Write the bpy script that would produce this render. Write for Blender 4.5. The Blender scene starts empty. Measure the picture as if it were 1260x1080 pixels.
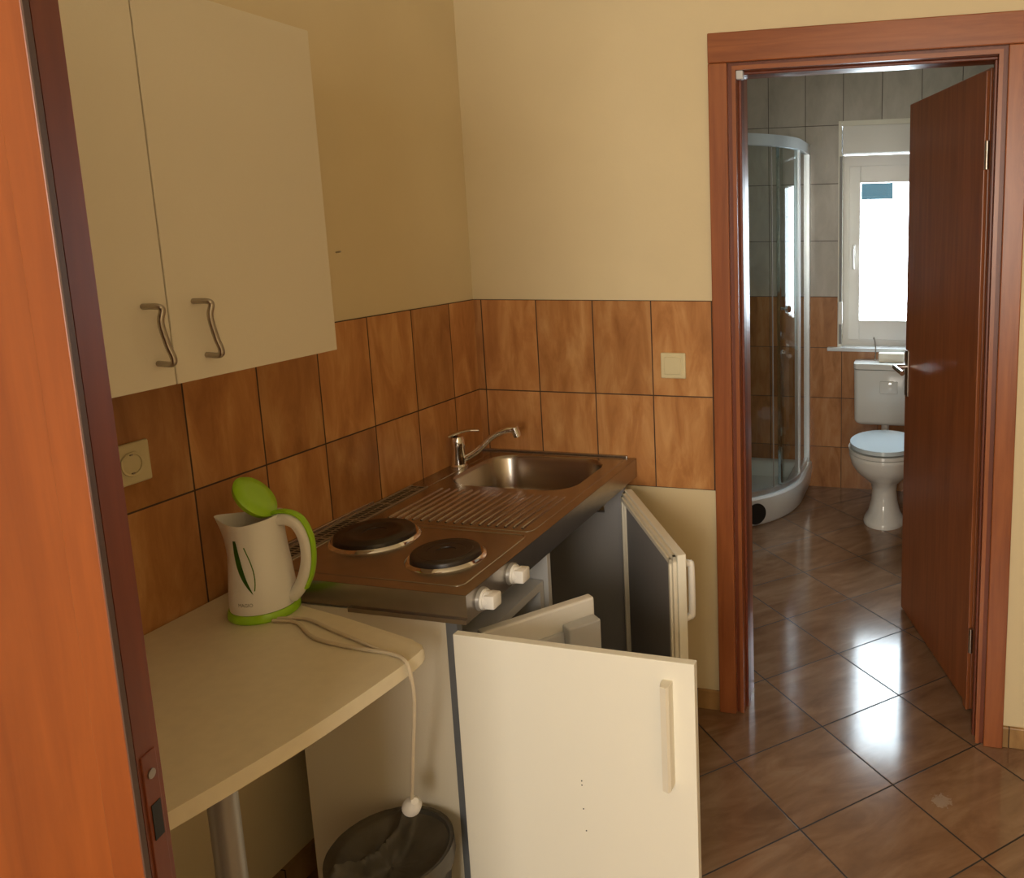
import bpy, bmesh, math, random
from mathutils import Vector, Matrix
random.seed(4)
S = bpy.context.scene
COL = S.collection
PI = math.pi

# ------------------------------------------------------------------ materials
def new_mat(name):
    m = bpy.data.materials.new(name); m.use_nodes = True
    nt = m.node_tree; b = nt.nodes['Principled BSDF']
    return m, nt, b

def rgb(r, g, b): return (r, g, b, 1)

def plain(name, col, rough=.5, metal=0, noise=0, nscale=20, bump=0, bscale=200, coat=0, spec=.5):
    m, nt, b = new_mat(name)
    b.inputs['Base Color'].default_value = rgb(*col)
    b.inputs['Roughness'].default_value = rough
    b.inputs['Metallic'].default_value = metal
    b.inputs['Coat Weight'].default_value = coat
    b.inputs['Specular IOR Level'].default_value = spec
    g = nt.nodes.new('ShaderNodeNewGeometry')
    if noise:
        n = nt.nodes.new('ShaderNodeTexNoise'); n.inputs['Scale'].default_value = nscale; n.inputs['Detail'].default_value = 4
        nt.links.new(g.outputs['Position'], n.inputs['Vector'])
        r = nt.nodes.new('ShaderNodeValToRGB')
        r.color_ramp.elements[0].position = .3; r.color_ramp.elements[1].position = .7
        r.color_ramp.elements[0].color = rgb(*[c*(1-noise) for c in col]); r.color_ramp.elements[1].color = rgb(*[min(1, c*(1+noise)) for c in col])
        nt.links.new(n.outputs['Fac'], r.inputs['Fac']); nt.links.new(r.outputs['Color'], b.inputs['Base Color'])
    if bump:
        n = nt.nodes.new('ShaderNodeTexNoise'); n.inputs['Scale'].default_value = bscale
        nt.links.new(g.outputs['Position'], n.inputs['Vector'])
        bp = nt.nodes.new('ShaderNodeBump'); bp.inputs['Strength'].default_value = bump; bp.inputs['Distance'].default_value = .002
        nt.links.new(n.outputs['Fac'], bp.inputs['Height']); nt.links.new(bp.outputs['Normal'], b.inputs['Normal'])
    return m

def wood(name, c1, c2, rough=.35, grain=(12, 12, .9)):
    m, nt, b = new_mat(name)
    g = nt.nodes.new('ShaderNodeNewGeometry')
    mp = nt.nodes.new('ShaderNodeMapping'); mp.inputs['Scale'].default_value = grain
    nt.links.new(g.outputs['Position'], mp.inputs['Vector'])
    n = nt.nodes.new('ShaderNodeTexNoise'); n.inputs['Scale'].default_value = 3; n.inputs['Detail'].default_value = 8; n.inputs['Roughness'].default_value = .62; n.inputs['Distortion'].default_value = .5
    nt.links.new(mp.outputs['Vector'], n.inputs['Vector'])
    r = nt.nodes.new('ShaderNodeValToRGB')
    r.color_ramp.elements[0].position = .33; r.color_ramp.elements[1].position = .68
    r.color_ramp.elements[0].color = rgb(*c1); r.color_ramp.elements[1].color = rgb(*c2)
    nt.links.new(n.outputs['Fac'], r.inputs['Fac']); nt.links.new(r.outputs['Color'], b.inputs['Base Color'])
    b.inputs['Roughness'].default_value = rough
    return m

def tiles(name, uexpr, W, H, off, c_lo, c_mid, c_hi, grout, mortar=.0022, rough=.3, rot=0, vein=(3, 1.2), gr_rough=.8, tilevar=.12, bumpd=.0012, wave=.5):
    """uexpr: which world axes give (u, v): 'xz', 'yz' or 'xy'."""
    m, nt, b = new_mat(name); N = nt.nodes; L = nt.links
    g = N.new('ShaderNodeNewGeometry'); s = N.new('ShaderNodeSeparateXYZ'); L.new(g.outputs['Position'], s.inputs[0])
    c = N.new('ShaderNodeCombineXYZ')
    L.new(s.outputs['XYZ'.index(uexpr[0].upper())], c.inputs[0]); L.new(s.outputs['XYZ'.index(uexpr[1].upper())], c.inputs[1])
    sub = N.new('ShaderNodeVectorMath'); sub.operation = 'SUBTRACT'; sub.inputs[1].default_value = (off[0], off[1], 0); L.new(c.outputs[0], sub.inputs[0])
    ro = N.new('ShaderNodeVectorRotate'); ro.inputs['Angle'].default_value = -rot; L.new(sub.outputs[0], ro.inputs['Vector'])
    add = N.new('ShaderNodeVectorMath'); add.operation = 'ADD'; add.inputs[1].default_value = (W*40, H*40, 0); L.new(ro.outputs[0], add.inputs[0])
    uv = add.outputs[0]
    br = N.new('ShaderNodeTexBrick'); br.offset = 0; br.squash = 1
    br.inputs['Scale'].default_value = 1; br.inputs['Brick Width'].default_value = W; br.inputs['Row Height'].default_value = H
    br.inputs['Mortar Size'].default_value = mortar; br.inputs['Mortar Smooth'].default_value = .3
    L.new(uv, br.inputs['Vector'])
    dv = N.new('ShaderNodeVectorMath'); dv.operation = 'DIVIDE'; dv.inputs[1].default_value = (W, H, 1); L.new(uv, dv.inputs[0])
    fl = N.new('ShaderNodeVectorMath'); fl.operation = 'FLOOR'; L.new(dv.outputs[0], fl.inputs[0])
    wn = N.new('ShaderNodeTexWhiteNoise'); wn.noise_dimensions = '3D'; L.new(fl.outputs[0], wn.inputs['Vector'])
    sc = N.new('ShaderNodeVectorMath'); sc.operation = 'SCALE'; sc.inputs['Scale'].default_value = 9; L.new(wn.outputs['Color'], sc.inputs[0])
    a2 = N.new('ShaderNodeVectorMath'); a2.operation = 'ADD'; L.new(uv, a2.inputs[0]); L.new(sc.outputs[0], a2.inputs[1])
    mp = N.new('ShaderNodeMapping'); mp.inputs['Scale'].default_value = (vein[0], vein[1], 1); mp.inputs['Rotation'].default_value = (0, 0, .15); L.new(a2.outputs[0], mp.inputs['Vector'])
    n = N.new('ShaderNodeTexNoise'); n.inputs['Scale'].default_value = 3.5; n.inputs['Detail'].default_value = 7; n.inputs['Roughness'].default_value = .6; n.inputs['Distortion'].default_value = wave
    L.new(mp.outputs[0], n.inputs['Vector'])
    r = N.new('ShaderNodeValToRGB'); e = r.color_ramp.elements
    e[0].position = .28; e[1].position = .74; e[0].color = rgb(*c_lo); e[1].color = rgb(*c_hi)
    x = e.new(.5); x.color = rgb(*c_mid)
    L.new(n.outputs['Fac'], r.inputs['Fac'])
    # every tile a little lighter or darker
    mr = N.new('ShaderNodeMapRange'); mr.inputs['To Min'].default_value = 1-tilevar; mr.inputs['To Max'].default_value = 1+tilevar; L.new(wn.outputs['Value'], mr.inputs['Value'])
    mu = N.new('ShaderNodeVectorMath'); mu.operation = 'SCALE'; L.new(r.outputs['Color'], mu.inputs[0]); L.new(mr.outputs[0], mu.inputs['Scale'])
    mx = N.new('ShaderNodeMix'); mx.data_type = 'RGBA'; L.new(br.outputs['Fac'], mx.inputs['Factor']); L.new(mu.outputs[0], mx.inputs['A']); mx.inputs['B'].default_value = rgb(*grout)
    L.new(mx.outputs['Result'], b.inputs['Base Color'])
    rr = N.new('ShaderNodeMapRange'); rr.inputs['To Min'].default_value = rough; rr.inputs['To Max'].default_value = gr_rough; L.new(br.outputs['Fac'], rr.inputs['Value']); L.new(rr.outputs[0], b.inputs['Roughness'])
    inv = N.new('ShaderNodeMath'); inv.operation = 'SUBTRACT'; inv.inputs[0].default_value = 1; L.new(br.outputs['Fac'], inv.inputs[1])
    n2 = N.new('ShaderNodeTexNoise'); n2.inputs['Scale'].default_value = 22; L.new(g.outputs['Position'], n2.inputs['Vector'])
    ma = N.new('ShaderNodeMath'); ma.operation = 'MULTIPLY_ADD'; ma.inputs[1].default_value = .22; L.new(n2.outputs['Fac'], ma.inputs[0]); L.new(inv.outputs[0], ma.inputs[2])
    bp = N.new('ShaderNodeBump'); bp.inputs['Strength'].default_value = .55; bp.inputs['Distance'].default_value = bumpd; L.new(ma.outputs[0], bp.inputs['Height']); L.new(bp.outputs['Normal'], b.inputs['Normal'])
    return m

def glass(name, tint, refl=.5):
    """thin glazing: mostly see-through, mirror-like at grazing angles"""
    m = bpy.data.materials.new(name); m.use_nodes = True; nt = m.node_tree; N = nt.nodes; L = nt.links
    N.remove(N['Principled BSDF']); out = N['Material Output']
    t = N.new('ShaderNodeBsdfTransparent'); t.inputs['Color'].default_value = rgb(*tint)
    gl = N.new('ShaderNodeBsdfGlossy'); gl.inputs['Roughness'].default_value = .03
    fr = N.new('ShaderNodeFresnel'); fr.inputs['IOR'].default_value = 1.45
    ge = N.new('ShaderNodeNewGeometry'); iv = N.new('ShaderNodeMath'); iv.operation = 'SUBTRACT'; iv.inputs[0].default_value = 1; L.new(ge.outputs['Backfacing'], iv.inputs[1])
    pr = N.new('ShaderNodeMath'); pr.operation = 'MULTIPLY'; L.new(fr.outputs[0], pr.inputs[0]); L.new(iv.outputs[0], pr.inputs[1])
    mx = N.new('ShaderNodeMixShader'); L.new(pr.outputs[0], mx.inputs['Fac']); L.new(t.outputs[0], mx.inputs[1]); L.new(gl.outputs[0], mx.inputs[2]); L.new(mx.outputs[0], out.inputs['Surface'])
    return m

M = {}
M['paint'] = plain('cream_yellow_paint', (.70, .585, .37), .7, noise=.03, nscale=3, bump=.12, bscale=120, spec=.25)
M['ceiling'] = plain('ceiling_paint', (.75, .68, .5), .8)
M['tile_left'] = tiles('terracotta_wall_tile', 'yz', .186, .297, (-.145, 1.042), (.31, .125, .038), (.45, .205, .070), (.61, .34, .14), (.06, .032, .02), vein=(5, 1.3), rough=.3)
M['tile_back'] = tiles('terracotta_wall_tile_back', 'xz', .193, .297, (.06, 1.042), (.31, .125, .038), (.45, .205, .070), (.61, .34, .14), (.06, .032, .02), vein=(5, 1.3), rough=.3)
M['bath_lower'] = tiles('bathroom_lower_tile', 'xz', .212, .298, (.558, 1.142), (.28, .12, .045), (.42, .19, .075), (.52, .28, .13), (.08, .05, .035), vein=(5, 1.3), rough=.25)
M['bath_upper'] = tiles('bathroom_upper_tile', 'xz', .212, .32, (.558, 1.142), (.42, .38, .33), (.5, .46, .40), (.58, .53, .47), (.10, .08, .07), vein=(3, 1.3), rough=.25, tilevar=.05)
M['bath_lower_y'] = tiles('bathroom_lower_tile_side', 'yz', .212, .298, (2.36, 1.142), (.28, .12, .045), (.42, .19, .075), (.52, .28, .13), (.08, .05, .035), vein=(5, 1.3), rough=.25)
M['bath_upper_y'] = tiles('bathroom_upper_tile_side', 'yz', .212, .32, (2.36, 1.142), (.42, .38, .33), (.5, .46, .40), (.58, .53, .47), (.10, .08, .07), vein=(3, 1.3), rough=.25, tilevar=.05)
M['lip'] = plain('grey_brown_band', (.075, .04, .028), .5)
M['floor'] = tiles('brown_marbled_floor_tile', 'xy', .323, .323, (1.172, -.482), (.17, .090, .048), (.25, .142, .080), (.33, .205, .125), (.022, .014, .01), mortar=.0028, rough=.13, rot=PI/4, vein=(1.2, 3.6), tilevar=.07, bumpd=.0006, wave=.7)
M['floor'].node_tree.nodes['Principled BSDF'].inputs['Specular IOR Level'].default_value = .75
def scuff(m, p, size):
    """a dried whitish splash on the floor tile"""
    nt = m.node_tree; N = nt.nodes; L = nt.links; b = N['Principled BSDF']
    g = N.new('ShaderNodeNewGeometry'); d = N.new('ShaderNodeVectorMath'); d.operation = 'DISTANCE'; d.inputs[1].default_value = p; L.new(g.outputs['Position'], d.inputs[0])
    n = N.new('ShaderNodeTexNoise'); n.inputs['Scale'].default_value = 110; n.inputs['Detail'].default_value = 5; L.new(g.outputs['Position'], n.inputs['Vector'])
    a = N.new('ShaderNodeMath'); a.operation = 'DIVIDE'; a.inputs[1].default_value = size; L.new(d.outputs['Value'], a.inputs[0])
    c = N.new('ShaderNodeMath'); c.operation = 'SUBTRACT'; L.new(n.outputs['Fac'], c.inputs[0]); L.new(a.outputs[0], c.inputs[1])
    r = N.new('ShaderNodeMapRange'); r.inputs['From Min'].default_value = .0; r.inputs['From Max'].default_value = .12; r.inputs['To Max'].default_value = .28; L.new(c.outputs[0], r.inputs['Value'])
    mx = N.new('ShaderNodeMix'); mx.data_type = 'RGBA'; L.new(r.outputs[0], mx.inputs['Factor']); src = b.inputs['Base Color'].links[0].from_socket
    L.new(src, mx.inputs['A']); mx.inputs['B'].default_value = (.6, .58, .55, 1); L.new(mx.outputs['Result'], b.inputs['Base Color'])
scuff(M['floor'], (1.532, -.291, 0), .055)
M['base'] = tiles('baseboard_tile', 'xz', .323, .4, (1.73, -.1), (.24, .13, .05), (.34, .20, .08), (.42, .26, .12), (.06, .035, .02), rough=.35)
M['base_y'] = tiles('baseboard_tile_side', 'yz', .323, .4, (0, -.1), (.24, .13, .05), (.34, .20, .08), (.42, .26, .12), (.06, .035, .02), rough=.35)
M['wood'] = wood('cherry_wood', (.23, .066, .021), (.35, .112, .036), .32)
M['wood_orange'] = wood('orange_cherry_wood', (.155, .032, .004), (.235, .056, .008), .4, (9, 9, .7))
M['wood_h'] = wood('cherry_wood_horizontal', (.23, .066, .021), (.35, .112, .036), .32, (.9, 12, 12))
M['wood_edge'] = wood('dark_cherry_edge', (.13, .028, .010), (.18, .042, .015), .4)
M['white'] = plain('cream_white_laminate', (.76, .70, .57), .42, bump=.15, bscale=260)
M['white_gloss'] = plain('white_laminate', (.80, .77, .66), .38, bump=.05, bscale=200)
M['white_table'] = plain('cream_table_laminate', (.74, .66, .48), .45, noise=.03, nscale=40)
M['plastic'] = plain('white_plastic', (.82, .80, .76), .28)
M['cream_plastic'] = plain('cream_plastic', (.66, .58, .36), .35)
M['enamel'] = plain('grey_white_enamel', (.55, .56, .58), .35)
M['inner'] = plain('grey_laminate', (.26, .25, .25), .6)
M['steel'] = plain('brushed_steel', (.42, .39, .36), .27, metal=1, noise=.06, nscale=30)
M['steel_dark'] = plain('basin_steel', (.42, .37, .32), .26, metal=1)
M['chrome'] = plain('chrome', (.80, .80, .80), .07, metal=1)
M['alu'] = plain('brushed_aluminium', (.62, .68, .72), .3, metal=.7)
M['pewter'] = plain('satin_nickel', (.42, .38, .33), .3, metal=1)
M['iron'] = plain('black_cast_iron', (.022, .015, .012), .38, noise=.3, nscale=60)
M['black'] = plain('black', (.008, .008, .008), .6)
M['green'] = plain('lime_green_plastic', (.33, .62, .02), .3)
M['dkgreen'] = plain('dark_green_window', (.06, .17, .01), .2)
M['ceramic'] = plain('white_ceramic', (.76, .77, .74), .08, coat=.3)
M['seat'] = plain('pale_blue_toilet_lid', (.60, .70, .76), .12)
M['acrylic'] = plain('white_acrylic', (.72, .75, .78), .2)
M['glass'] = glass('clear_window_glass', (.97, .98, .98))
M['shower_glass'] = glass('green_grey_shower_glass', (.90, .93, .92))
M['binmetal'] = plain('brown_grey_bin', (.075, .065, .05), .4, metal=.3)
M['bag'] = plain('translucent_brown_bag', (.070, .058, .040), .4, noise=.3, nscale=18, bump=.5, bscale=25)
M['greymetal'] = plain('grey_painted_metal', (.36, .35, .33), .38, metal=.4)
M['strip'] = plain('blue_grey_strip', (.20, .21, .22), .45, metal=.3)
M['bars'] = plain('satin_steel_bars', (.34, .27, .20), .5, metal=.3)
M['strap'] = plain('grey_strap', (.32, .31, .30), .8)
M['soap'] = plain('cream_paper', (.85, .80, .68), .6)
M['outside'] = plain('dark_slate', (.010, .018, .021), .9, spec=0)
M['cord'] = plain('ivory_cord', (.62, .53, .38), .45)
M['ridge'] = M['steel']

# ------------------------------------------------------------------ geometry helpers
def bx(bm, x0, x1, y0, y1, z0, z1, bev=0, seg=2):
    r = bmesh.ops.create_cube(bm, size=1)
    vs = r['verts']
    for v in vs:
        v.co = Vector(((x0+x1)/2+v.co.x*(x1-x0), (y0+y1)/2+v.co.y*(y1-y0), (z0+z1)/2+v.co.z*(z1-z0)))
    if bev:
        es = list({e for v in vs for e in v.link_edges})
        bmesh.ops.bevel(bm, geom=es, offset=bev, segments=seg, affect='EDGES', profile=.5)
    return bm

def box(*a, **k): return bx(bmesh.new(), *a, **k)

def oriented(bm_src, mat):
    bmesh.ops.transform(bm_src, matrix=mat, verts=bm_src.verts); return bm_src

def join(*bms):
    out = bms[0]
    for b in bms[1:]:
        me = bpy.data.meshes.new('tmp'); b.to_mesh(me); out.from_mesh(me); bpy.data.meshes.remove(me); b.free()
    return out

def cyl(p0, p1, r0, r1=None, n=24, bm=None):
    bm = bm or bmesh.new(); r1 = r0 if r1 is None else r1
    p0, p1 = Vector(p0), Vector(p1); d = p1-p0
    q = d.to_track_quat('Z', 'Y').to_matrix().to_4x4()
    bmesh.ops.create_cone(bm, cap_ends=True, segments=n, radius1=r0, radius2=r1, depth=d.length, matrix=Matrix.Translation((p0+p1)/2) @ q)
    return bm

def lathe(prof, c=(0, 0), n=48, sx=1, sy=1, bm=None, ang=0):
    """prof: list of (r, z)"""
    bm = bm or bmesh.new(); rings = []
    for r, z in prof:
        if r < 1e-6: rings.append([bm.verts.new((c[0], c[1], z))]); continue
        ring = []
        for i in range(n):
            a = 2*PI*i/n; x, y = r*sx*math.cos(a), r*sy*math.sin(a)
            ring.append(bm.verts.new((c[0]+x*math.cos(ang)-y*math.sin(ang), c[1]+x*math.sin(ang)+y*math.cos(ang), z)))
        rings.append(ring)
    for A, B in zip(rings, rings[1:]):
        if len(A) == 1 and len(B) == 1: continue
        for i in range(n):
            j = (i+1) % n
            if len(A) == 1: bm.faces.new((A[0], B[i], B[j]))
            elif len(B) == 1: bm.faces.new((A[i], B[0], A[j]))
            else: bm.faces.new((A[i], B[i], B[j], A[j]))
    return bm

def spline(pts, k=8):
    pts = [Vector(p) for p in pts]; P = [pts[0]]+pts+[pts[-1]]; out = []
    for i in range(1, len(P)-2):
        a, b, c, d = P[i-1], P[i], P[i+1], P[i+2]
        for s in range(k):
            t = s/k
            out.append(.5*((2*b)+(-a+c)*t+(2*a-5*b+4*c-d)*t*t+(-a+3*b-3*c+d)*t**3))
    out.append(pts[-1]); return out

def tube(pts, r, n=12, bm=None, smooth=8, sq=1.0, radii=None):
    """round (or flattened) tube along a smooth path"""
    bm = bm or bmesh.new(); P = spline(pts, smooth) if smooth else [Vector(p) for p in pts]
    rings = []; up = Vector((0, 0, 1))
    t0 = (P[1]-P[0]).normalized()
    if abs(t0.z) > .9: up = Vector((0, 1, 0))
    nrm = (up - t0*up.dot(t0)).normalized()
    for i, p in enumerate(P):
        t = (P[min(i+1, len(P)-1)]-P[max(i-1, 0)]).normalized()
        nrm = (nrm - t*nrm.dot(t)).normalized(); bn = t.cross(nrm)
        rr = r if radii is None else radii[0]+(radii[1]-radii[0])*i/(len(P)-1)
        rings.append([bm.verts.new(p+nrm*math.cos(2*PI*k/n)*rr*sq+bn*math.sin(2*PI*k/n)*rr) for k in range(n)])
    for A, B in zip(rings, rings[1:]):
        for k in range(n): bm.faces.new((A[k], A[(k+1) % n], B[(k+1) % n], B[k]))
    bm.faces.new(rings[0][::-1]); bm.faces.new(rings[-1])
    return bm

def prism(poly, z0, z1, bev=0, bm=None):
    bm = bm or bmesh.new()
    lo = [bm.verts.new((x, y, z0)) for x, y in poly]; hi = [bm.verts.new((x, y, z1)) for x, y in poly]
    n = len(poly); fs = [bm.faces.new(lo[::-1]), bm.faces.new(hi)]
    for i in range(n): bm.faces.new((lo[i], lo[(i+1) % n], hi[(i+1) % n], hi[i]))
    if bev:
        es = [e for e in bm.edges if (e.verts[0] in hi and e.verts[1] in hi) or (e.verts[0] in lo and e.verts[1] in lo)]
        bmesh.ops.bevel(bm, geom=es, offset=bev, segments=3, affect='EDGES', profile=.5)
    return bm

def rrect(x0, x1, y0, y1, r, n=8):
    out = []
    for cx, cy, a0 in ((x1-r, y1-r, 0), (x0+r, y1-r, 90), (x0+r, y0+r, 180), (x1-r, y0+r, 270)):
        for i in range(n+1):
            a = math.radians(a0+90*i/n); out.append((cx+r*math.cos(a), cy+r*math.sin(a)))
    return out

def obj(name, bm, mat, parent=None, smooth=False, label=None, xf=None, kind=None, auto=35):
    if xf is not None: bmesh.ops.transform(bm, matrix=xf, verts=bm.verts)
    bmesh.ops.recalc_face_normals(bm, faces=bm.faces)
    me = bpy.data.meshes.new(name); bm.to_mesh(me); bm.free()
    o = bpy.data.objects.new(name, me); COL.objects.link(o)
    me.materials.append(mat if not isinstance(mat, str) else M[mat])
    if smooth:
        for p in me.polygons: p.use_smooth = True
        bmx = bmesh.new(); bmx.from_mesh(me)
        for e in bmx.edges:
            if len(e.link_faces) == 2 and e.calc_face_angle(0) > math.radians(auto): e.smooth = False
        bmx.to_mesh(me); bmx.free()
    if parent:
        o.parent = parent
        r = parent
        T = Matrix.Identity(4)
        while r: T = Matrix.Translation(r.location) @ T if r.get('_root') or r.type == 'EMPTY' else T; r = r.parent
        if parent.type == 'EMPTY': o.matrix_parent_inverse = Matrix.Translation(-parent.location)
    if label: o['label'] = label
    if kind: o['kind'] = kind
    return o

def tag(o, label, cat, group=None):
    o['label'] = label; o['category'] = cat
    if group: o['group'] = group
    return o

def thing(name, loc, label, cat, group=None):
    o = bpy.data.objects.new(name, None); COL.objects.link(o); o.location = loc; o.empty_display_size = .05
    return tag(o, label, cat, group)

def struct(name, bm, mat, parent=None, **k):
    o = obj(name, bm, mat, parent, **k)
    o['kind'] = 'structure'
    return o

# ------------------------------------------------------------------ room shell
LX = lambda y: .028+.0255*y                    # the left wall runs very slightly askew
XR, YR, ZC = 2.6, -4.3, 2.62                    # kitchen: right wall, rear wall, ceiling
BX0, BX1, BY1, BZ = -.07, 2.15, 2.36, 2.5       # bathroom
OX0, OX1, OZ = .905, 1.645, 2.012                # door opening in the wall
WT = .13

struct('floor', join(box(-.3, XR+.1, YR-.1, 2.7, -.08, 0)), 'floor')
struct('ceiling', box(-.3, XR+.1, YR-.1, .0, ZC, ZC+.06), 'ceiling')
struct('ceiling_bathroom', box(BX0-.1, BX1+.1, WT-.01, BY1+.3, BZ, BZ+.06), 'ceiling')
wl = bmesh.new()
prism([(LX(0), 0), (LX(YR), YR), (LX(YR)-.12, YR), (LX(0)-.2, 0)], 0, ZC, bm=wl)
wl = struct('wall_left', wl, 'paint')
tl = prism([(LX(0)+.006, 0), (LX(-1.86)+.006, -1.86), (LX(-1.86), -1.86), (LX(0), 0)], .745, 1.339)
struct('wall_left_tiling', tl, 'tile_left', wl)
wb = join(box(LX(0)-.2, OX0, 0, WT, 0, ZC), box(OX1, XR, 0, WT, 0, ZC), box(OX0, OX1, 0, WT, OZ, ZC))
wb = struct('wall_back', wb, 'paint')
struct('wall_back_tiling', box(LX(0), .838, -.006, 0, .745, 1.339), 'tile_back', wb)
struct('wall_right', box(XR, XR+.1, YR, WT, 0, ZC), 'paint')
# rear wall with a window (behind the camera)
RX0, RX1, RZ0, RZ1 = .95, 2.05, .95, 2.3
struct('wall_rear', join(box(-.3, RX0, YR-.1, YR, 0, ZC), box(RX1, XR+.1, YR-.1, YR, 0, ZC), box(RX0, RX1, YR-.1, YR, 0, RZ0), box(RX0, RX1, YR-.1, YR, RZ1, ZC)), 'paint')
w2 = struct('window_2', join(box(RX0, RX0+.06, YR-.08, YR-.02, RZ0, RZ1), box(RX1-.06, RX1, YR-.08, YR-.02, RZ0, RZ1), box(RX0+.06, RX1-.06, YR-.08, YR-.02, RZ0, RZ0+.06), box(RX0+.06, RX1-.06, YR-.08, YR-.02, RZ1-.06, RZ1)), 'plastic')

struct('window_sky_blocker', box(RX0+.06, RX1-.06, YR-.06, YR-.055, RZ0+.06, RZ1-.06), 'soap', w2)  # unseen opaque sheet, added to keep bluish sky light out of the kitchen
# baseboards
struct('baseboard_back', box(LX(0), .838, -.012, 0, 0, .066, bev=.003), 'base')
struct('baseboard_back_right', box(1.70, XR, -.012, 0, 0, .066, bev=.003), 'base')
struct('baseboard_left', prism([(LX(0)+.012, 0), (LX(-4.2)+.012, -4.2), (LX(-4.2), -4.2), (LX(0), 0)], 0, .07), 'base_y')

# bathroom walls, tiled orange below and grey above
WX0, WX1, WZ0, WZ1 = .975, 1.72, .847, 2.11
ZS = 1.142
def bathwall(name, pieces_lower, pieces_upper, ml, mu_):
    a = struct(name, join(*[box(*p) for p in pieces_lower]), ml)
    struct(name+'_upper_tiling', join(*[box(*p) for p in pieces_upper]), mu_, a)
bathwall('wall_bathroom_back',
         [(BX0-.1, WX0, BY1, BY1+.22, 0, ZS), (WX1, BX1+.1, BY1, BY1+.22, 0, ZS), (WX0, WX1, BY1, BY1+.22, 0, WZ0)],
         [(BX0-.1, WX0, BY1, BY1+.22, ZS, BZ), (WX1, BX1+.1, BY1, BY1+.22, ZS, BZ), (WX0, WX1, BY1, BY1+.22, WZ1, BZ)], 'bath_lower', 'bath_upper')
bathwall('wall_bathroom_left', [(BX0-.1, BX0, WT, BY1, 0, ZS)], [(BX0-.1, BX0, WT, BY1, ZS, BZ)], 'bath_lower_y', 'bath_upper_y')
bathwall('wall_bathroom_right', [(BX1, BX1+.1, WT, BY1, 0, ZS)], [(BX1, BX1+.1, WT, BY1, ZS, BZ)], 'bath_lower_y', 'bath_upper_y')
bathwall('wall_bathroom_front', [(BX0, OX0-.07, WT, WT+.012, 0, ZS), (OX1+.07, BX1, WT, WT+.012, 0, ZS)],
         [(BX0, OX0-.07, WT, WT+.012, ZS, BZ), (OX1+.07, BX1, WT, WT+.012, ZS, BZ), (OX0-.07, OX1+.07, WT, WT+.012, OZ+.07, BZ)], 'bath_lower', 'bath_upper')

# bathroom window: recess, roller-shutter box, frame, sash, glass, handle
w1 = struct('window_1', join(
    box(WX0, WX0+.035, BY1+.09, BY1+.15, WZ0, 1.94), box(WX1-.035, WX1, BY1+.09, BY1+.15, WZ0, 1.94),
    box(WX0+.035, WX1-.035, BY1+.09, BY1+.15, 1.87, 1.94), box(WX0+.035, WX1-.035, BY1+.09, BY1+.15, WZ0, .90)), 'plastic')
struct('window_sash', join(
    box(WX0+.036, WX0+.1, BY1+.07, BY1+.14, .885, 1.88, bev=.004), box(WX1-.1, WX1-.036, BY1+.07, BY1+.14, .885, 1.88, bev=.004),
    box(WX0+.1, WX1-.1, BY1+.07, BY1+.14, 1.785, 1.88, bev=.004), box(WX0+.1, WX1-.1, BY1+.07, BY1+.14, .885, 1.0, bev=.004)), 'plastic', w1)
struct('glass_pane', box(WX0+.1, WX1-.1, BY1+.10, BY1+.106, 1.0, 1.785), 'glass', w1)
hb = tube([(WX0+.062, BY1+.04, 1.43), (WX0+.062, BY1+.035, 1.40), (WX0+.064, BY1+.035, 1.33), (WX0+.066, BY1+.045, 1.30)], .008, n=10)
bx(hb, WX0+.05, WX0+.076, BY1+.055, BY1+.072, 1.37, 1.44, bev=.004)
bx(hb, WX0+.056, WX0+.070, BY1+.03, BY1+.06, 1.415, 1.43)
struct('window_handle', hb, 'plastic', w1, smooth=True)
struct('shutter_box', box(WX0+.005, WX1-.005, BY1-.004, BY1+.2, 1.945, 2.095, bev=.003), 'plastic', w1)
struct('window_reveal', join(box(WX0-.018, WX0-.0002, BY1-.006, BY1+.088, WZ0+.004, WZ1+.012), box(WX0-.0002, WX0+.003, BY1-.006, BY1+.088, WZ0+.004, 1.944), box(WX0+.002, WX1+.01, BY1-.006, BY1+.02, 2.095, WZ1+.012)), 'white_gloss', w1)
struct('window_sill', box(WX0-.075, WX1+.06, BY1-.035, BY1+.16, WZ0-.018, WZ0+.004, bev=.004), 'acrylic', w1)

# shutter belt and its winder left of the window
sb = thing('shutter_belt', (WX0-.006, BY1-.01, .95), 'grey roller shutter belt hanging left of the bathroom window', 'shutter belt')
obj('belt', join(box(WX0-.01, WX0+.006, BY1-.012, BY1-.008, 1.1, 1.93), box(WX0-.01, WX0+.006, BY1-.012, BY1-.008, .87, .99)), 'strap', sb)
obj('winder', box(WX0-.016, WX0+.012, BY1-.03, BY1-.006, .985, 1.115, bev=.006), 'plastic', sb, label='white plastic winder')

# something dark outside, seen through the top corner of the pane
tag(obj('roof_eave', box(-.6, .95, 8.0, 9.5, 1.875, 2.15), 'outside'), 'dark roof eave seen outside through the top left of the bathroom window', 'roof')

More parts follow.
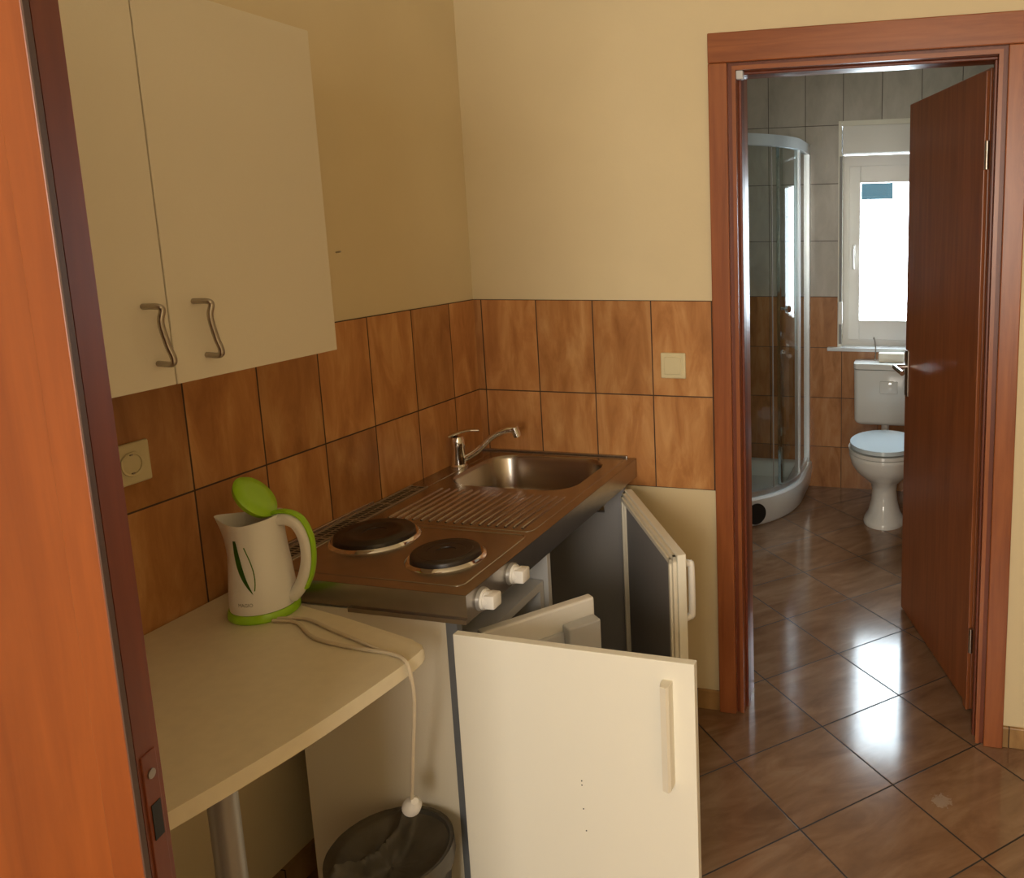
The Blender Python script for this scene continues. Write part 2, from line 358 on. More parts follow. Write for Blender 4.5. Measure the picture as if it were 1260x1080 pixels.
# ------------------------------------------------------------------ bathroom doorway: casing, lining, leaf
d1 = struct('door_1', join(
    box(.837, .893, -.02, 0, 0, 2.02, bev=.003), box(1.657, 1.712, -.02, 0, 0, 2.02, bev=.003)), 'wood')
struct('head_casing', box(.837, 1.712, -.02, 0, 2.0205, 2.103, bev=.003), 'wood_h', d1)
struct('casing_groove', join(box(.8932, OX0, -.003, 0, 0, 2.0202), box(OX1, 1.6568, -.003, 0, 0, 2.0202), box(OX0, OX1, -.003, 0, OZ, 2.0202)), 'wood_edge', d1)
struct('door_lining', join(
    box(OX0, OX0+.011, -.007, WT+.02, 0, 2.0), box(OX1-.011, OX1, -.007, WT+.02, 0, 2.0)), 'wood', d1)
struct('head_lining', box(OX0, OX1, -.007, WT+.02, 2.0, OZ), 'wood_h', d1)
struct('door_stop', join(
    box(OX0+.011, OX0+.019, .03, .07, 0, 1.992, bev=.002), box(OX1-.019, OX1-.011, .03, .07, 0, 1.992, bev=.002),
    box(OX0+.011, OX1-.011, .03, .07, 1.992, 2.0, bev=.002)), 'wood_edge', d1)
# leaf hinged on the right, swung into the bathroom
hx, hy = 1.624, .156; fx, fy = 1.384, .846
ang = math.atan2(fy-hy, fx-hx); Lf = math.hypot(fx-hx, fy-hy)
XF = Matrix.Translation((hx, hy, 0)) @ Matrix.Rotation(ang, 4, 'Z')   # local: x along leaf, y<... +y = hall face
bd = thing('bathroom_door', (hx, hy, .008), 'dark cherry wood door leaf standing open into the bathroom', 'door')
obj('leaf', box(0, Lf, -.040, 0, .008, 1.994, bev=.003), 'wood', bd, xf=XF)
obj('rebate_strip', box(.0, .028, .0, .012, .008, 1.985, bev=.002), 'wood', bd, xf=XF)
hp = obj('handle_plate', box(Lf-.052, Lf-.014, 0, .007, .895, 1.075, bev=.003), 'pewter', bd, xf=XF, label='narrow satin metal escutcheon plate')
obj('door_handle', tube([(Lf-.035, .0, 1.012), (Lf-.035, .045, 1.012), (Lf-.045, .055, 1.012), (Lf-.14, .056, 1.006)], .0095, n=12), 'chrome', bd, smooth=True, xf=XF, label='chrome lever handle')
for z in (.25, 1.75):
    obj('hinge', cyl((-.006, .006, z-.04), (-.006, .006, z+.04), .007), 'pewter', bd, smooth=True, xf=XF)

# ------------------------------------------------------------------ near door leaf on the left of the picture
ex, ey = .748, -1.845; th = math.radians(13)
lean = math.radians(-.2)
XD = Matrix.Translation((ex, ey, 1.05)) @ Matrix.Rotation(PI+th, 4, 'Z') @ Matrix.Rotation(lean, 4, 'Y') @ Matrix.Translation((0, 0, -1.05))
nd = thing('room_door', (ex, ey, .0), 'orange cherry wood door leaf standing open in the left foreground', 'door')
# local x along the leaf away from its free edge, local +y faces the camera side
obj('leaf', box(0, .70, -.030, .010, .03, 2.0, bev=.002), 'wood_orange', nd, xf=XD)
obj('edge_strip', box(-.004, .001, -.0295, .0, .031, 1.999), 'wood_edge', nd, xf=XD, label='dark red edge band')
lp_ = obj('rebate_lip', box(-.010, .02, .0105, .0165, .031, 1.999, bev=.001), 'wood_orange', nd, xf=XD)
obj('lip_edge_band', box(-.0116, -.0102, .0102, .0166, .031, 1.999), 'lip', lp_, xf=XD, label='thin grey brown edge band')
fe = obj('lock_plate', box(-.0055, -.003, -.0235, -.004, .88, 1.075, bev=.001), 'wood_edge', nd, xf=XD, label='narrow lock plate on the door edge')
obj('screw', cyl((-.007, -.0135, 1.053), (-.005, -.0135, 1.053), .0048), 'pewter', nd, smooth=True, xf=XD)
obj('latch_slot', box(-.0065, -.0050, -.020, -.008, .985, 1.022), 'black', nd, xf=XD, label='black latch opening')

tag(obj('nail', cyl((LX(-.6), -.60, 1.512), (LX(-.6)+.014, -.60, 1.514), .0022, n=10), 'pewter', smooth=True), 'tiny nail sticking out of the cream wall just right of the wall cabinet', 'nail')
# ------------------------------------------------------------------ upper cabinet
cx0, cx1, cyr, cyg, cyl_, cz0, cz1 = .0, .31, -.988, -1.356, -1.725, 1.329, 1.942
uc = thing('wall_cabinet', (.15, cyg, cz0), 'cream white double door wall cabinet hanging above the tiles', 'cabinet')
obj('cabinet_body', box(.0, cx1-.019, cyl_, cyr, cz0, cz1, bev=.001), 'white', uc)
for (ya, yb, yh, zz) in ((cyr-.0, cyg+.0013, cyg+.053, 1.412), (cyg-.0013, cyl_, cyg-.036, 1.412)):
    d = obj('door', box(cx1-.018, cx1, min(ya, yb), max(ya, yb), cz0, cz1, bev=.0012), 'white', uc)
    s = .045
    h = tube([(cx1, yh-.006, zz+s), (cx1+.026, yh-.004, zz+s), (cx1+.030, yh-.001, zz+s-.006), (cx1+.028, yh-.004, zz+.02), (cx1+.028, yh+.003, zz-.015), (cx1+.030, yh+.008, zz-s+.01), (cx1+.026, yh+.008, zz-s), (cx1, yh+.008, zz-s)], .0048, n=12)
    o = obj('handle', h, 'pewter', uc, smooth=True); o.parent = d; o.matrix_parent_inverse = Matrix.Identity(4); d.matrix_parent_inverse = Matrix.Translation(-uc.location)
    o.matrix_parent_inverse = Matrix.Identity(4)

# ------------------------------------------------------------------ kitchenette: cabinet, fridge, steel top
SX, SY0, SY1, HZ = .577, -1.011, -.012, .837
CB, CT, CF = .10, .776, .520       # cabinet bottom, top, front
kc = thing('kitchen_base_cabinet', (.3, -.55, 0), 'white base cabinet under the steel sink with both doors open', 'cabinet')
obj('side_panel', join(prism([(.14, -1.002), (CF, -1.002), (CF, -.984), (.14, -.984)], .10, CT), prism([(.19, -1.002), (.50, -1.002), (.50, -.984), (.19, -.984)], 0, .10)), 'white', kc)
obj('side_panel', join(box(.14, .572, -.118, -.100, .10, .69), box(.506, .572, -.118, -.100, .69, CT), box(.19, .50, -.118, -.100, 0, .10)), 'inner', kc)
obj('front_edge_strip', box(.5202, .546, -1.002, -.984, .10, CT), 'strip', kc, label='grey metal edge strip')
obj('divider', box(.14, .562, -.625, -.607, .118, CT, bev=.001), 'enamel', kc)
obj('bottom_panel', box(.14, CF, -.984, -.118, .10, .118), 'inner', kc)
obj('back_panel', box(.14, .148, -.984, -.118, .118, .69), 'inner', kc)
obj('plinth', box(.49, .505, -.984, -.118, 0, .10), 'inner', kc)
# near door, seen from the front, open at a right angle
XN = Matrix.Translation((.572, -1.058, 0)) @ Matrix.Rotation(math.radians(-1), 4, 'Z')
W = .497
dn = obj('door', box(0, W, 0, .018, .112, .778, bev=.0015), 'white_gloss', kc, xf=XN, label='large white door standing open toward the room')
def bar_handle(x, z0, z1, y):
    b = prism([(x, y+.001), (x, y-.012), (x+.004, y-.026), (x+.016, y-.03), (x+.02, y-.024), (x+.02, y+.001)], z0, z1, bev=.002)
    return b
h = obj('handle', bar_handle(W-.062, .532, .742, 0), 'cream_plastic', dn, xf=XN, label='cream bar handle')
h.data.materials[0] = M['white']
for x, z in ((.263, .505), (.263, .496), (.264, .445), (.268, .398)):
    obj('screw_hole', cyl((x, -.0006, z), (x, .004, z), .0014, n=10), 'black', dn, xf=XN)
# right door: a thick framed leaf with a recessed dark inner side
XG = Matrix.Translation((.586, -.135, 0)) @ Matrix.Rotation(math.atan2(-.586+.135, .893-.586), 4, 'Z')
LG = math.hypot(.586-.135, .893-.586)
dr = obj('door', box(0, LG, -.004, .018, .112, .775, bev=.002), 'white_gloss', kc, xf=XG, label='thick white door with recessed grey inner side')
fr = join(box(.006, LG-.006, -.014, -.004, .755, .77, bev=.002), box(.006, LG-.006, -.014, -.004, .118, .133, bev=.002), box(.006, .022, -.014, -.004, .118, .77, bev=.002), box(LG-.022, LG-.006, -.014, -.004, .118, .77, bev=.002),
          box(.014, LG-.014, -.021, -.014, .748, .762, bev=.002), box(.014, LG-.014, -.021, -.014, .126, .14, bev=.002), box(.014, .028, -.021, -.014, .126, .762, bev=.002), box(LG-.028, LG-.014, -.021, -.014, .126, .762, bev=.002))
obj('door_seal_frame', fr, 'white', dr, xf=XG)
obj('inner_panel', box(.028, LG-.028, -.0075, -.004, .14, .748), 'inner', dr, xf=XG, label='dark grey inner panel')
hh = tube([(LG-.05, .018, .735), (LG-.05, .040, .728), (LG-.05, .046, .715), (LG-.05, .046, .60), (LG-.05, .040, .588), (LG-.05, .018, .58)], .009, n=12)
obj('handle', hh, 'plastic', dr, smooth=True, xf=XG, label='white plastic grip handle')

# compact fridge in the left half of the cabinet
fg = thing('mini_fridge', (.3, -.8, .12), 'white compact fridge inside the left half of the sink cabinet, door ajar', 'fridge')
obj('fridge_body', join(box(.16, .552, -.975, -.955, .125, .70), box(.16, .552, -.65, -.632, .125, .70), box(.16, .552, -.955, -.65, .68, .70), box(.16, .552, -.955, -.65, .125, .145), box(.16, .18, -.955, -.65, .145, .68)), 'enamel', fg)
XQ = Matrix.Translation((.556, -.930, 0)) @ Matrix.Rotation(math.atan2(-.715+.930, .724-.556), 4, 'Z')
LQ = math.hypot(.930-.715, .724-.556)
fd = obj('fridge_door', box(0, LQ, 0, .028, .13, .712, bev=.005), 'plastic', fg, xf=XQ)
obj('door_shelf', join(box(LQ-.085, LQ-.004, -.035, 0, .15, .672, bev=.004), box(.03, LQ-.085, -.012, 0, .15, .655, bev=.003)), 'enamel', fd, xf=XQ, label='pale grey moulded inner shelf')

# ---- stainless steel top with sink and hobs
st = thing('steel_sink_top', (.29, -.5, .777), 'stainless steel kitchenette top with sink, drainer and two hotplates', 'sink top')
BX = (.105, .505, -.365, -.045)    # basin x0 x1 y0 y1
def steel_top():
    """sheet with a rounded basin opening; grid ring between rectangle and rounded rectangle"""
    bm = bmesh.new()
    inner = rrect(BX[0], BX[1], BX[2], BX[3], .085, 10)
    n = len(inner)
    x0, x1, y0, y1 = .018, SX, -.40, SY1
    cxm, cym = (BX[0]+BX[1])/2, (BX[2]+BX[3])/2
    def hit(px, py):
        dx, dy = px-cxm, py-cym; t = 1e9
        if dx > 1e-9: t = min(t, (x1-cxm)/dx)
        if dx < -1e-9: t = min(t, (x0-cxm)/dx)
        if dy > 1e-9: t = min(t, (y1-cym)/dy)
        if dy < -1e-9: t = min(t, (y0-cym)/dy)
        return cxm+dx*t, cym+dy*t
    outer = [hit(*p) for p in inner]
    # snap the closest outer points to the four corners
    for c in ((x0, y0), (x1, y0), (x0, y1), (x1, y1)):
        k = min(range(n), key=lambda i: (outer[i][0]-c[0])**2+(outer[i][1]-c[1])**2); outer[k] = c
    O = [bm.verts.new((p[0], p[1], HZ)) for p in outer]; I = [bm.verts.new((p[0], p[1], HZ)) for p in inner]
    for i in range(n): bm.faces.new((O[i], O[(i+1) % n], I[(i+1) % n], I[i]))
    # remaining flat part
    v = [bm.verts.new(p) for p in ((x0, SY0, HZ), (x1, SY0, HZ), (x1, y0, HZ), (x0, y0, HZ))]; bm.faces.new(v)
    return bm
top = steel_top()
# folded aprons
bx(top, SX-.001, SX, SY0, SY1, .777, HZ); bx(top, .018, SX-.001, SY0, SY0+.001, .786, HZ); bx(top, .30, SX, SY0-.006, SY0, .777, .7865)
bx(top, .03, SX-.001, SY1-.001, SY1, .80, HZ)
# rolled rims along the walls, and along the outer edges
bx(top, .008, .020, SY0, -.003, HZ-.003, HZ+.007, bev=.003); bx(top, .03, SX-.03, -.014, -.004, HZ-.003, HZ+.007, bev=.003)
tp = obj('steel_sheet', top, 'steel', st)
# embossed lines and frame beads
def bead(x0, x1, y0, y1, r=.004, h=.0022):
    p = rrect(x0, x1, y0, y1, .02, 5); pts = [(a, b, HZ) for a, b in p]; pts.append(pts[0])
    return tube(pts, r, n=6, smooth=0)
bd_ = join(bead(.092, .545, -.975, -.685, .0026), bead(.085, .545, -.665, -.025, .0024))
bmesh.ops.transform(bd_, matrix=Matrix.Translation((0, 0, -.001)), verts=bd_.verts)
obj('embossed_bead', bd_, 'steel', st, smooth=True)
rg = bmesh.new()
for i in range(17):
    x = .135+i*.0235
    tube([(x, -.645, HZ-.0015), (x, -.64, HZ), (x, -.41, HZ), (x, -.405, HZ-.0015)], .0042, n=8, bm=rg, smooth=0)
obj('drainer_ridges', rg, 'steel', st, smooth=True)
# basin
def basin():
    bm = bmesh.new(); rings = []
    for dz, ins, rr in ((.0, 0, .085), (-.004, .003, .084), (-.012, .006, .082), (-.10, .014, .078), (-.125, .022, .072), (-.137, .04, .06), (-.14, .07, .05)):
        rings.append([bm.verts.new((x, y, HZ+dz)) for x, y in rrect(BX[0]+ins, BX[1]-ins, BX[2]+ins, BX[3]-ins, rr, 10)])
    n = len(rings[0])
    for A, B in zip(rings, rings[1:]):
        for i in range(n): bm.faces.new((A[i], A[(i+1) % n], B[(i+1) % n], B[i]))
    bm.faces.new(rings[-1][::-1]); return bm
bs = obj('basin', basin(), 'steel_dark', st, smooth=True, auto=60, label='rounded steel sink basin')
obj('drain', lathe([(0, HZ-.1385), (.012, HZ-.1385), (.024, HZ-.137), (.034, HZ-.1375), (.038, HZ-.14)], (.33, -.195)), 'chrome', bs, smooth=True)
# vent grille
vg = box(.038, .082, -.93, -.405, HZ, HZ+.0010)
g1 = obj('vent_grille', vg, 'black', st, label='row of dark vent slots')
sl = bmesh.new()
for i in range(43):
    y = -.930+i*.0125
    w = .008 if i % 10 == 0 else .0026
    bx(sl, .038, .082, y-w/2, y+w/2, HZ+.0005, HZ+.002)
bx(sl, .0585, .0615, -.93, -.405, HZ+.0005, HZ+.0022); bx(sl, .031, .038, -.935, -.40, HZ, HZ+.003); bx(sl, .082, .087, -.935, -.40, HZ, HZ+.003)
obj('grille_bars', sl, 'bars', g1)
# hotplates
for (x, y, r) in ((.188, -.770, .092), (.425, -.842, .076)):
    hpz = HZ
    h = obj('hotplate', lathe([(0, hpz+.0135), (r*.30, hpz+.0135), (r*.31, hpz+.0155), (r*.55, hpz+.0155), (r*.56, hpz+.0165), (r*.78, hpz+.0165), (r*.79, hpz+.0155), (r*.97, hpz+.0155), (r, hpz+.013), (r, hpz+.004)], (x, y), 64), 'iron', st, smooth=True, auto=50, label='black cast iron hotplate')
    obj('trim_ring', lathe([(r, hpz+.001), (r+.001, hpz+.006), (r+.006, hpz+.0065), (r+.011, hpz+.003), (r+.013, hpz)], (x, y), 64), 'chrome', h, smooth=True)
# control knobs on the front apron
for y in (-.955, -.828):
    k = obj('knob', cyl((SX+.006, y, .805), (SX+.012, y, .805), .022, .021, 32), 'plastic', st, smooth=True)
    g = join(cyl((SX+.012, y, .805), (SX+.022, y, .805), .0185, .0175, 32), box(SX+.014, SX+.038, y-.017, y+.017, .79, .82, bev=.004))
    obj('grip', g, 'plastic', k, smooth=True)
    obj('bezel', cyl((SX, y, .805), (SX+.007, y, .805), .025, .024, 32), 'greymetal', k, smooth=True)

# ---- mixer tap
mt = thing('mixer_tap', (.062, -.20, HZ), 'chrome mixer tap behind the sink basin in the corner', 'tap')
tx, ty = .064, -.2
obj('tap_body', lathe([(0, HZ), (.026, HZ), (.026, HZ+.005), (.021, HZ+.010), (.0195, HZ+.06), (.021, HZ+.064), (.021, HZ+.085), (.017, HZ+.096), (0, HZ+.10)], (tx, ty), 32), 'chrome', mt, smooth=True)
sp = tube([(tx+.012, ty+.006, HZ+.022), (tx+.05, ty+.02, HZ+.045), (tx+.095, ty+.036, HZ+.088), (tx+.135, ty+.05, HZ+.108), (tx+.165, ty+.06, HZ+.110)], .0095, n=14, radii=(.011, .008))
so = obj('spout', sp, 'chrome', mt, smooth=True)
obj('aerator', cyl((tx+.162, ty+.059, HZ+.118), (tx+.171, ty+.063, HZ+.088), .0125, .0115, 20), 'chrome', so, smooth=True)
lv = tube([(tx-.022, ty-.012, HZ+.098), (tx, ty, HZ+.107), (tx+.03, ty+.012, HZ+.114), (tx+.062, ty+.024, HZ+.113)], .010, n=12, sq=.5, radii=(.013, .007))
obj('lever', lv, 'chrome', mt, smooth=True)

# ------------------------------------------------------------------ table with curved front edge
TZ = .80
tb = thing('side_table', (.25, -1.35, 0), 'cream topped narrow table against the tiled wall beside the kitchenette', 'table')
front = spline([(.572, -1.150, 0), (.572, -1.22, 0), (.549, -1.39, 0), (.519, -1.52, 0), (.488, -1.63, 0), (.455, -1.75, 0)], 5)
poly = [(LX(-1.04)+.007, -1.02), (.10, -1.024), (.33, -1.055)]
poly = [(LX(-1.03)+.008, -1.022), (.12, -1.026), (.34, -1.078), (.535, -1.130), (.560, -1.138)]+[(p.x, p.y) for p in front]+[(LX(-1.75)+.008, -1.75)]
obj('tabletop', prism(poly, TZ-.027, TZ, bev=.006), 'white_table', tb, smooth=True)
obj('leg', cyl((.447, -1.49, 0), (.447, -1.49, TZ-.027), .021, n=32), 'greymetal', tb, smooth=True, label='grey tubular metal leg')
obj('wall_bracket', box(LX(-1.4)+.008, LX(-1.4)+.03, -1.70, -1.10, TZ-.057, TZ-.027), 'white', tb)

# ------------------------------------------------------------------ kettle
KX, KY = .162, -1.088
rt = Vector((.97, .24, 0)).normalized()      # handle side
ka = math.atan2(rt.y, rt.x)
kt = thing('electric_kettle', (KX, KY, TZ), 'white electric kettle with lime green open lid and base on the table', 'kettle')
KM = Matrix.Translation((KX, KY, TZ)) @ Matrix.Rotation(ka, 4, 'Z') @ Matrix.Diagonal((.85, .85, .93, 1))
obj('power_base', lathe([(0, 0), (.075, 0), (.078, .003), (.078, .012), (.074, .019), (0, .019)], n=56), 'green', kt, smooth=True, xf=KM, label='lime green round base')
def kettle_body():
    bm = bmesh.new(); n = 56
    secs = [(.020, .0725), (.03, .073), (.06, .0715), (.10, .068), (.14, .063), (.17, .0605), (.19, .060), (.205, .0605), (.214, .061)]
    rings = []
    for z, r in secs:
        ring = []
        for i in range(n):
            a = 2*PI*i/n; x, y = r*math.cos(a), r*math.sin(a)
            # spout: pulls out to -x near the top
            w = max(0, -math.cos(a))**7; t = max(0, (z-.10)/.114)
            x -= .034*w*t**1.6; y *= (1-.12*w)
            zz = z + .006*w*t**3 + (.010*max(0, math.cos(a))*t**3)
            ring.append(bm.verts.new((x, y, zz)))
        rings.append(ring)
    # rim and inner wall
    for z, r in ((.212, .056), (.18, .054), (.06, .060)):
        ring = []
        for i in range(n):
            a = 2*PI*i/n; x, y = r*math.cos(a), r*math.sin(a)
            w = max(0, -math.cos(a))**7; t = max(0, (z-.10)/.114)
            x -= .030*w*t**1.6
            ring.append(bm.verts.new((x, y, z+(.010*max(0, math.cos(a))*t**3))))
        rings.append(ring)
    for A, B in zip(rings, rings[1:]):
        for i in range(n): bm.faces.new((A[i], A[(i+1) % n], B[(i+1) % n], B[i]))
    bm.faces.new(rings[0][::-1]); bm.faces.new(rings[-1]); return bm
kb = obj('kettle_body', kettle_body(), 'plastic', kt, smooth=True, xf=KM, auto=50)
# handle: thick white loop with a green back strip
hpts = [(.040, 0, .205), (.072, 0, .212), (.099, 0, .199), (.114, 0, .165), (.116, 0, .125), (.107, 0, .088), (.090, 0, .054), (.070, 0, .034)]
obj('handle', tube(hpts, .0165, n=16, sq=.9), 'plastic', kt, smooth=True, xf=KM, label='white looped handle')
gpts = [(.030, 0, .222), (.072, 0, .228), (.109, 0, .213), (.1285, 0, .172), (.1305, 0, .125), (.122, 0, .085), (.106, 0, .053)]
obj('handle_strip', tube(gpts, .0105, n=10, sq=.45), 'green', kt, smooth=True, xf=KM, label='lime green strip on the handle back')
# open lid, hinged at the handle side and tipped up
LM = KM @ Matrix.Translation((.046, 0, .224)) @ Matrix.Rotation(math.radians(48), 4, 'Y')
lid = lathe([(0, .004), (.03, .0035), (.052, .001), (.056, -.004), (.052, -.014), (.047, -.018), (0, -.018)], (-.054, 0), n=48, sx=1.0)
obj('lid', lid, 'green', kt, smooth=True, xf=LM, auto=50, label='lime green lid standing open')
# water window and leaf outline on the side facing the room; local -y side of body
def side_pt(u, z, off=.0012):
    """u: angle from local -y toward +x; returns point on the body's surface"""
    a = -PI/2+u
    zs = [(.020, .0725), (.06, .0715), (.10, .068), (.14, .063), (.17, .0605), (.214, .061)]
    for (za, ra), (zb, rb) in zip(zs, zs[1:]):
        if za <= z <= zb: r = ra+(rb-ra)*(z-za)/(zb-za); break
    r += off
    return Vector((r*math.cos(a), r*math.sin(a), z))
def strip(pts_l, pts_r):
    bm = bmesh.new(); A = [bm.verts.new(p) for p in pts_l]; B = [bm.verts.new(p) for p in pts_r]
    for i in range(len(A)-1): bm.faces.new((A[i], B[i], B[i+1], A[i+1]))
    bmesh.ops.solidify(bm, geom=bm.faces[:], thickness=.0008)
    return bm
L_, R_ = [], []
for i in range(25):
    t = i/24; z = .182-.116*t
    c = -.36+.62*t**1.9
    w = .21*math.sin(PI*min(1, .12+t*.88))**.7*(1-.35*t)
    L_.append(side_pt(c-w*.2, z)); R_.append(side_pt(c+w*.95, z))
obj('water_window', strip(L_, R_), 'dkgreen', kb, xf=KM, label='dark green curved water gauge')
lp = [side_pt(-.03+.42*math.sin(PI*(.12+.5*t))**1.2-.05, .168-.094*t, .0005) for t in [i/16 for i in range(17)]]
obj('leaf_outline', tube(lp, .0011, n=6, smooth=0), 'dkgreen', kb, xf=KM)

# small grey maker's lettering low on the body
def text_mesh(body, size, name):
    cu = bpy.data.curves.new(name, 'FONT'); cu.body = body; cu.size = size; cu.extrude = .0003; cu.align_x = 'CENTER'
    o = bpy.data.objects.new(name, cu); COL.objects.link(o)
    dg = bpy.context.evaluated_depsgraph_get(); me = bpy.data.meshes.new_from_object(o.evaluated_get(dg))
    bm = bmesh.new(); bm.from_mesh(me); bpy.data.objects.remove(o); bpy.data.meshes.remove(me)
    return bm
tbm = text_mesh('MAGIO', .011, 'lettering')
for v in tbm.verts:
    p = side_pt(v.co.x/.0735-.02, .040+v.co.y, .0006+v.co.z); v.co = p
obj('lettering', tbm, 'greymetal', kb, xf=KM, label='small grey lettering')

# ------------------------------------------------------------------ kettle cord and plug
cord = thing('kettle_cord', (.30, -1.12, TZ), 'ivory kettle cord trailing over the table edge down to the bin', 'power cord')
cp = [(KX+.055, KY-.04, TZ+.004), (.27, -1.125, TZ+.004), (.35, -1.170, TZ+.004), (.44, -1.185, TZ+.004), (.53, -1.19, TZ+.004), (.571, -1.205, TZ+.003), (.583, -1.21, TZ-.02), (.578, -1.20, TZ-.08), (.548, -1.175, TZ-.20), (.52, -1.15, TZ-.30), (.506, -1.135, TZ-.335)]
obj('cable', tube(cp, .0036, n=10), 'cord', cord, smooth=True)
c2 = [(KX+.058, KY-.03, TZ+.004), (.28, -1.108, TZ+.004), (.36, -1.135, TZ+.004), (.45, -1.165, TZ+.004), (.50, -1.182, TZ+.004), (.545, -1.194, TZ+.004)]
obj('cable', tube(c2, .0034, n=10), 'cord', cord, smooth=True)
pm = Matrix.Translation((.506, -1.133, TZ-.349)) @ Matrix.Rotation(math.radians(35), 4, 'Y') @ Matrix.Rotation(.3, 4, 'X')
pl = join(lathe([(0, .016), (.007, .016), (.012, .008), (.0175, .0), (.0185, -.012), (0, -.012)], n=24), cyl((.009, 0, -.012), (.009, 0, -.030), .0024, n=10), cyl((-.009, 0, -.012), (-.009, 0, -.030), .0024, n=10))
obj('plug', pl, 'plastic', cord, smooth=True, xf=pm, label='white two pin plug')

# ------------------------------------------------------------------ waste bin with liner
BXc, BYc, BR, BH = .452, -1.142, .118, .35
bn = thing('waste_bin', (BXc, BYc, 0), 'round brown grey waste bin lined with a dark bag beneath the table corner', 'waste bin')
obj('bin_body', lathe([(0, .0), (.095, 0), (.098, .006), (BR-.004, BH-.02), (BR, BH-.014), (BR, BH), (BR-.005, BH+.001), (BR-.008, BH-.01), (.092, .01), (0, .008)], (BXc, BYc), 64), 'binmetal', bn, smooth=True)
def liner():
    """bag: sunken sheet inside the bin with a low crumpled fold crossing it"""
    bm = bmesh.new(); n, rings = 72, 18; R = []
    rnd = random.Random(3)
    for j in range(rings):
        f = 1-j/(rings-1); ring = []
        for i in range(n):
            a = 2*PI*i/n; r = (BR+.003)*f
            x, y = r*math.cos(a), r*math.sin(a)
            z = BH+.003 - .045*(1-f**3)
            s_ = x+.018+6*(y-.03)**2*.6
            ins = min(1, (1-f)*5)
            z += ins*(.030*math.exp(-(s_/.010)**2) + .024/(1+math.exp(s_/.008)))
            z += ins*.003*math.sin(31*x/BR+9*y/BR)*math.exp(-(s_/.03)**2)+rnd.uniform(-.0006, .0006)
            ring.append(bm.verts.new((BXc+x, BYc+y, z)))
        R.append(ring)
    skirt = [bm.verts.new((BXc+(BR+.005)*math.cos(2*PI*i/n), BYc+(BR+.005)*math.sin(2*PI*i/n), BH-.03-.006*math.sin(i*.9))) for i in range(n)]
    R.insert(0, skirt)
    for A, B in zip(R, R[1:]):
        for i in range(n): bm.faces.new((A[i], A[(i+1) % n], B[(i+1) % n], B[i]))
    bmesh.ops.remove_doubles(bm, verts=bm.verts, dist=1e-5)
    return bm
obj('bin_liner', liner(), 'bag', bn, smooth=True, auto=70, label='crumpled dark bin bag folded over the rim')

# ------------------------------------------------------------------ switch and socket
sw = thing('light_switch', (.708, -.006, 1.139), 'square cream light switch on the tiles left of the doorway', 'light switch')
obj('plate', box(.668, .748, -.015, -.006, 1.099, 1.179, bev=.004), 'cream_plastic', sw)
obj('rocker', box(.681, .735, -.019, -.0135, 1.112, 1.166, bev=.002), 'cream_plastic', sw)
so_ = thing('wall_socket', (.005, -1.205, 1.137), 'cream round-faced wall socket on the tiles under the wall cabinet', 'wall socket')
X0 = LX(-1.2)+.006
obj('plate', box(X0, X0+.009, -1.246, -1.166, 1.097, 1.177, bev=.004), 'cream_plastic', so_)
XS = Matrix.Translation((X0+.0095, -1.206, 1.137)) @ Matrix.Rotation(PI/2, 4, 'Y')
dd = lathe([(0, -.0060), (.0185, -.0060), (.0195, .0), (.023, .0012), (.024, 0)], n=36)
obj('socket_well', dd, 'cream_plastic', so_, smooth=True, xf=XS @ Matrix.Translation((0, 0, .002)))
obj('pin_hole', cyl((X0+.0045, -1.2155, 1.137), (X0+.0075, -1.2155, 1.137), .0035, n=14), 'black', so_)
obj('pin_hole', cyl((X0+.0045, -1.1965, 1.137), (X0+.0075, -1.1965, 1.137), .0035, n=14), 'black', so_)
obj('earth_clip', box(X0+.004, X0+.012, -1.2085, -1.2035, 1.1535, 1.1565), 'pewter', so_)
obj('earth_clip', box(X0+.004, X0+.012, -1.2085, -1.2035, 1.1175, 1.1205), 'pewter', so_)

# ------------------------------------------------------------------ shower enclosure
Q = (BX0, BY1); A_, R_s = .33, .55
def quad(off, n=24):
    """outline of the quadrant front from the back wall round to the left wall, offset inwards by off"""
    pts = [(Q[0]+A_+R_s-off, Q[1])]
    for i in range(n+1):
        a = PI/2*i/n; pts.append((Q[0]+A_+(R_s-off)*math.cos(a), Q[1]-A_-(R_s-off)*math.sin(a)))
    pts.append((Q[0], Q[1]-A_-R_s+off)); return pts
sh = thing('shower_cubicle', (.25, 1.95, 0), 'quadrant shower cubicle with curved glass and white tray in the bathroom corner', 'shower')
tray = prism(quad(.0)+[Q], .02, .155, bev=.012)
# recess: hollow the top by building a rim and a low pan
tray = bmesh.new()
def ringloop(bm, off, z, inset_wall):
    p = quad(off); q = [(max(x, Q[0]+inset_wall), min(y, Q[1]-inset_wall)) for x, y in p]
    q.append((Q[0]+inset_wall, Q[1]-inset_wall))
    return [bm.verts.new((x, y, z)) for x, y in q]
loops = [ringloop(tray, .03, 0, .001), ringloop(tray, .012, .02, .001), ringloop(tray, .0, .12, .001), ringloop(tray, .002, .148, .001), ringloop(tray, .012, .158, .001), ringloop(tray, .075, .158, .04), ringloop(tray, .095, .145, .06), ringloop(tray, .12, .075, .09)]
for A, B in zip(loops, loops[1:]):
    n = len(A)
    for i in range(n): tray.faces.new((A[i], A[(i+1) % n], B[(i+1) % n], B[i]))
tray.faces.new(loops[-1]); tray.faces.new(loops[0][::-1])
ty_ = obj('shower_tray', tray, 'acrylic', sh, smooth=True, auto=40)
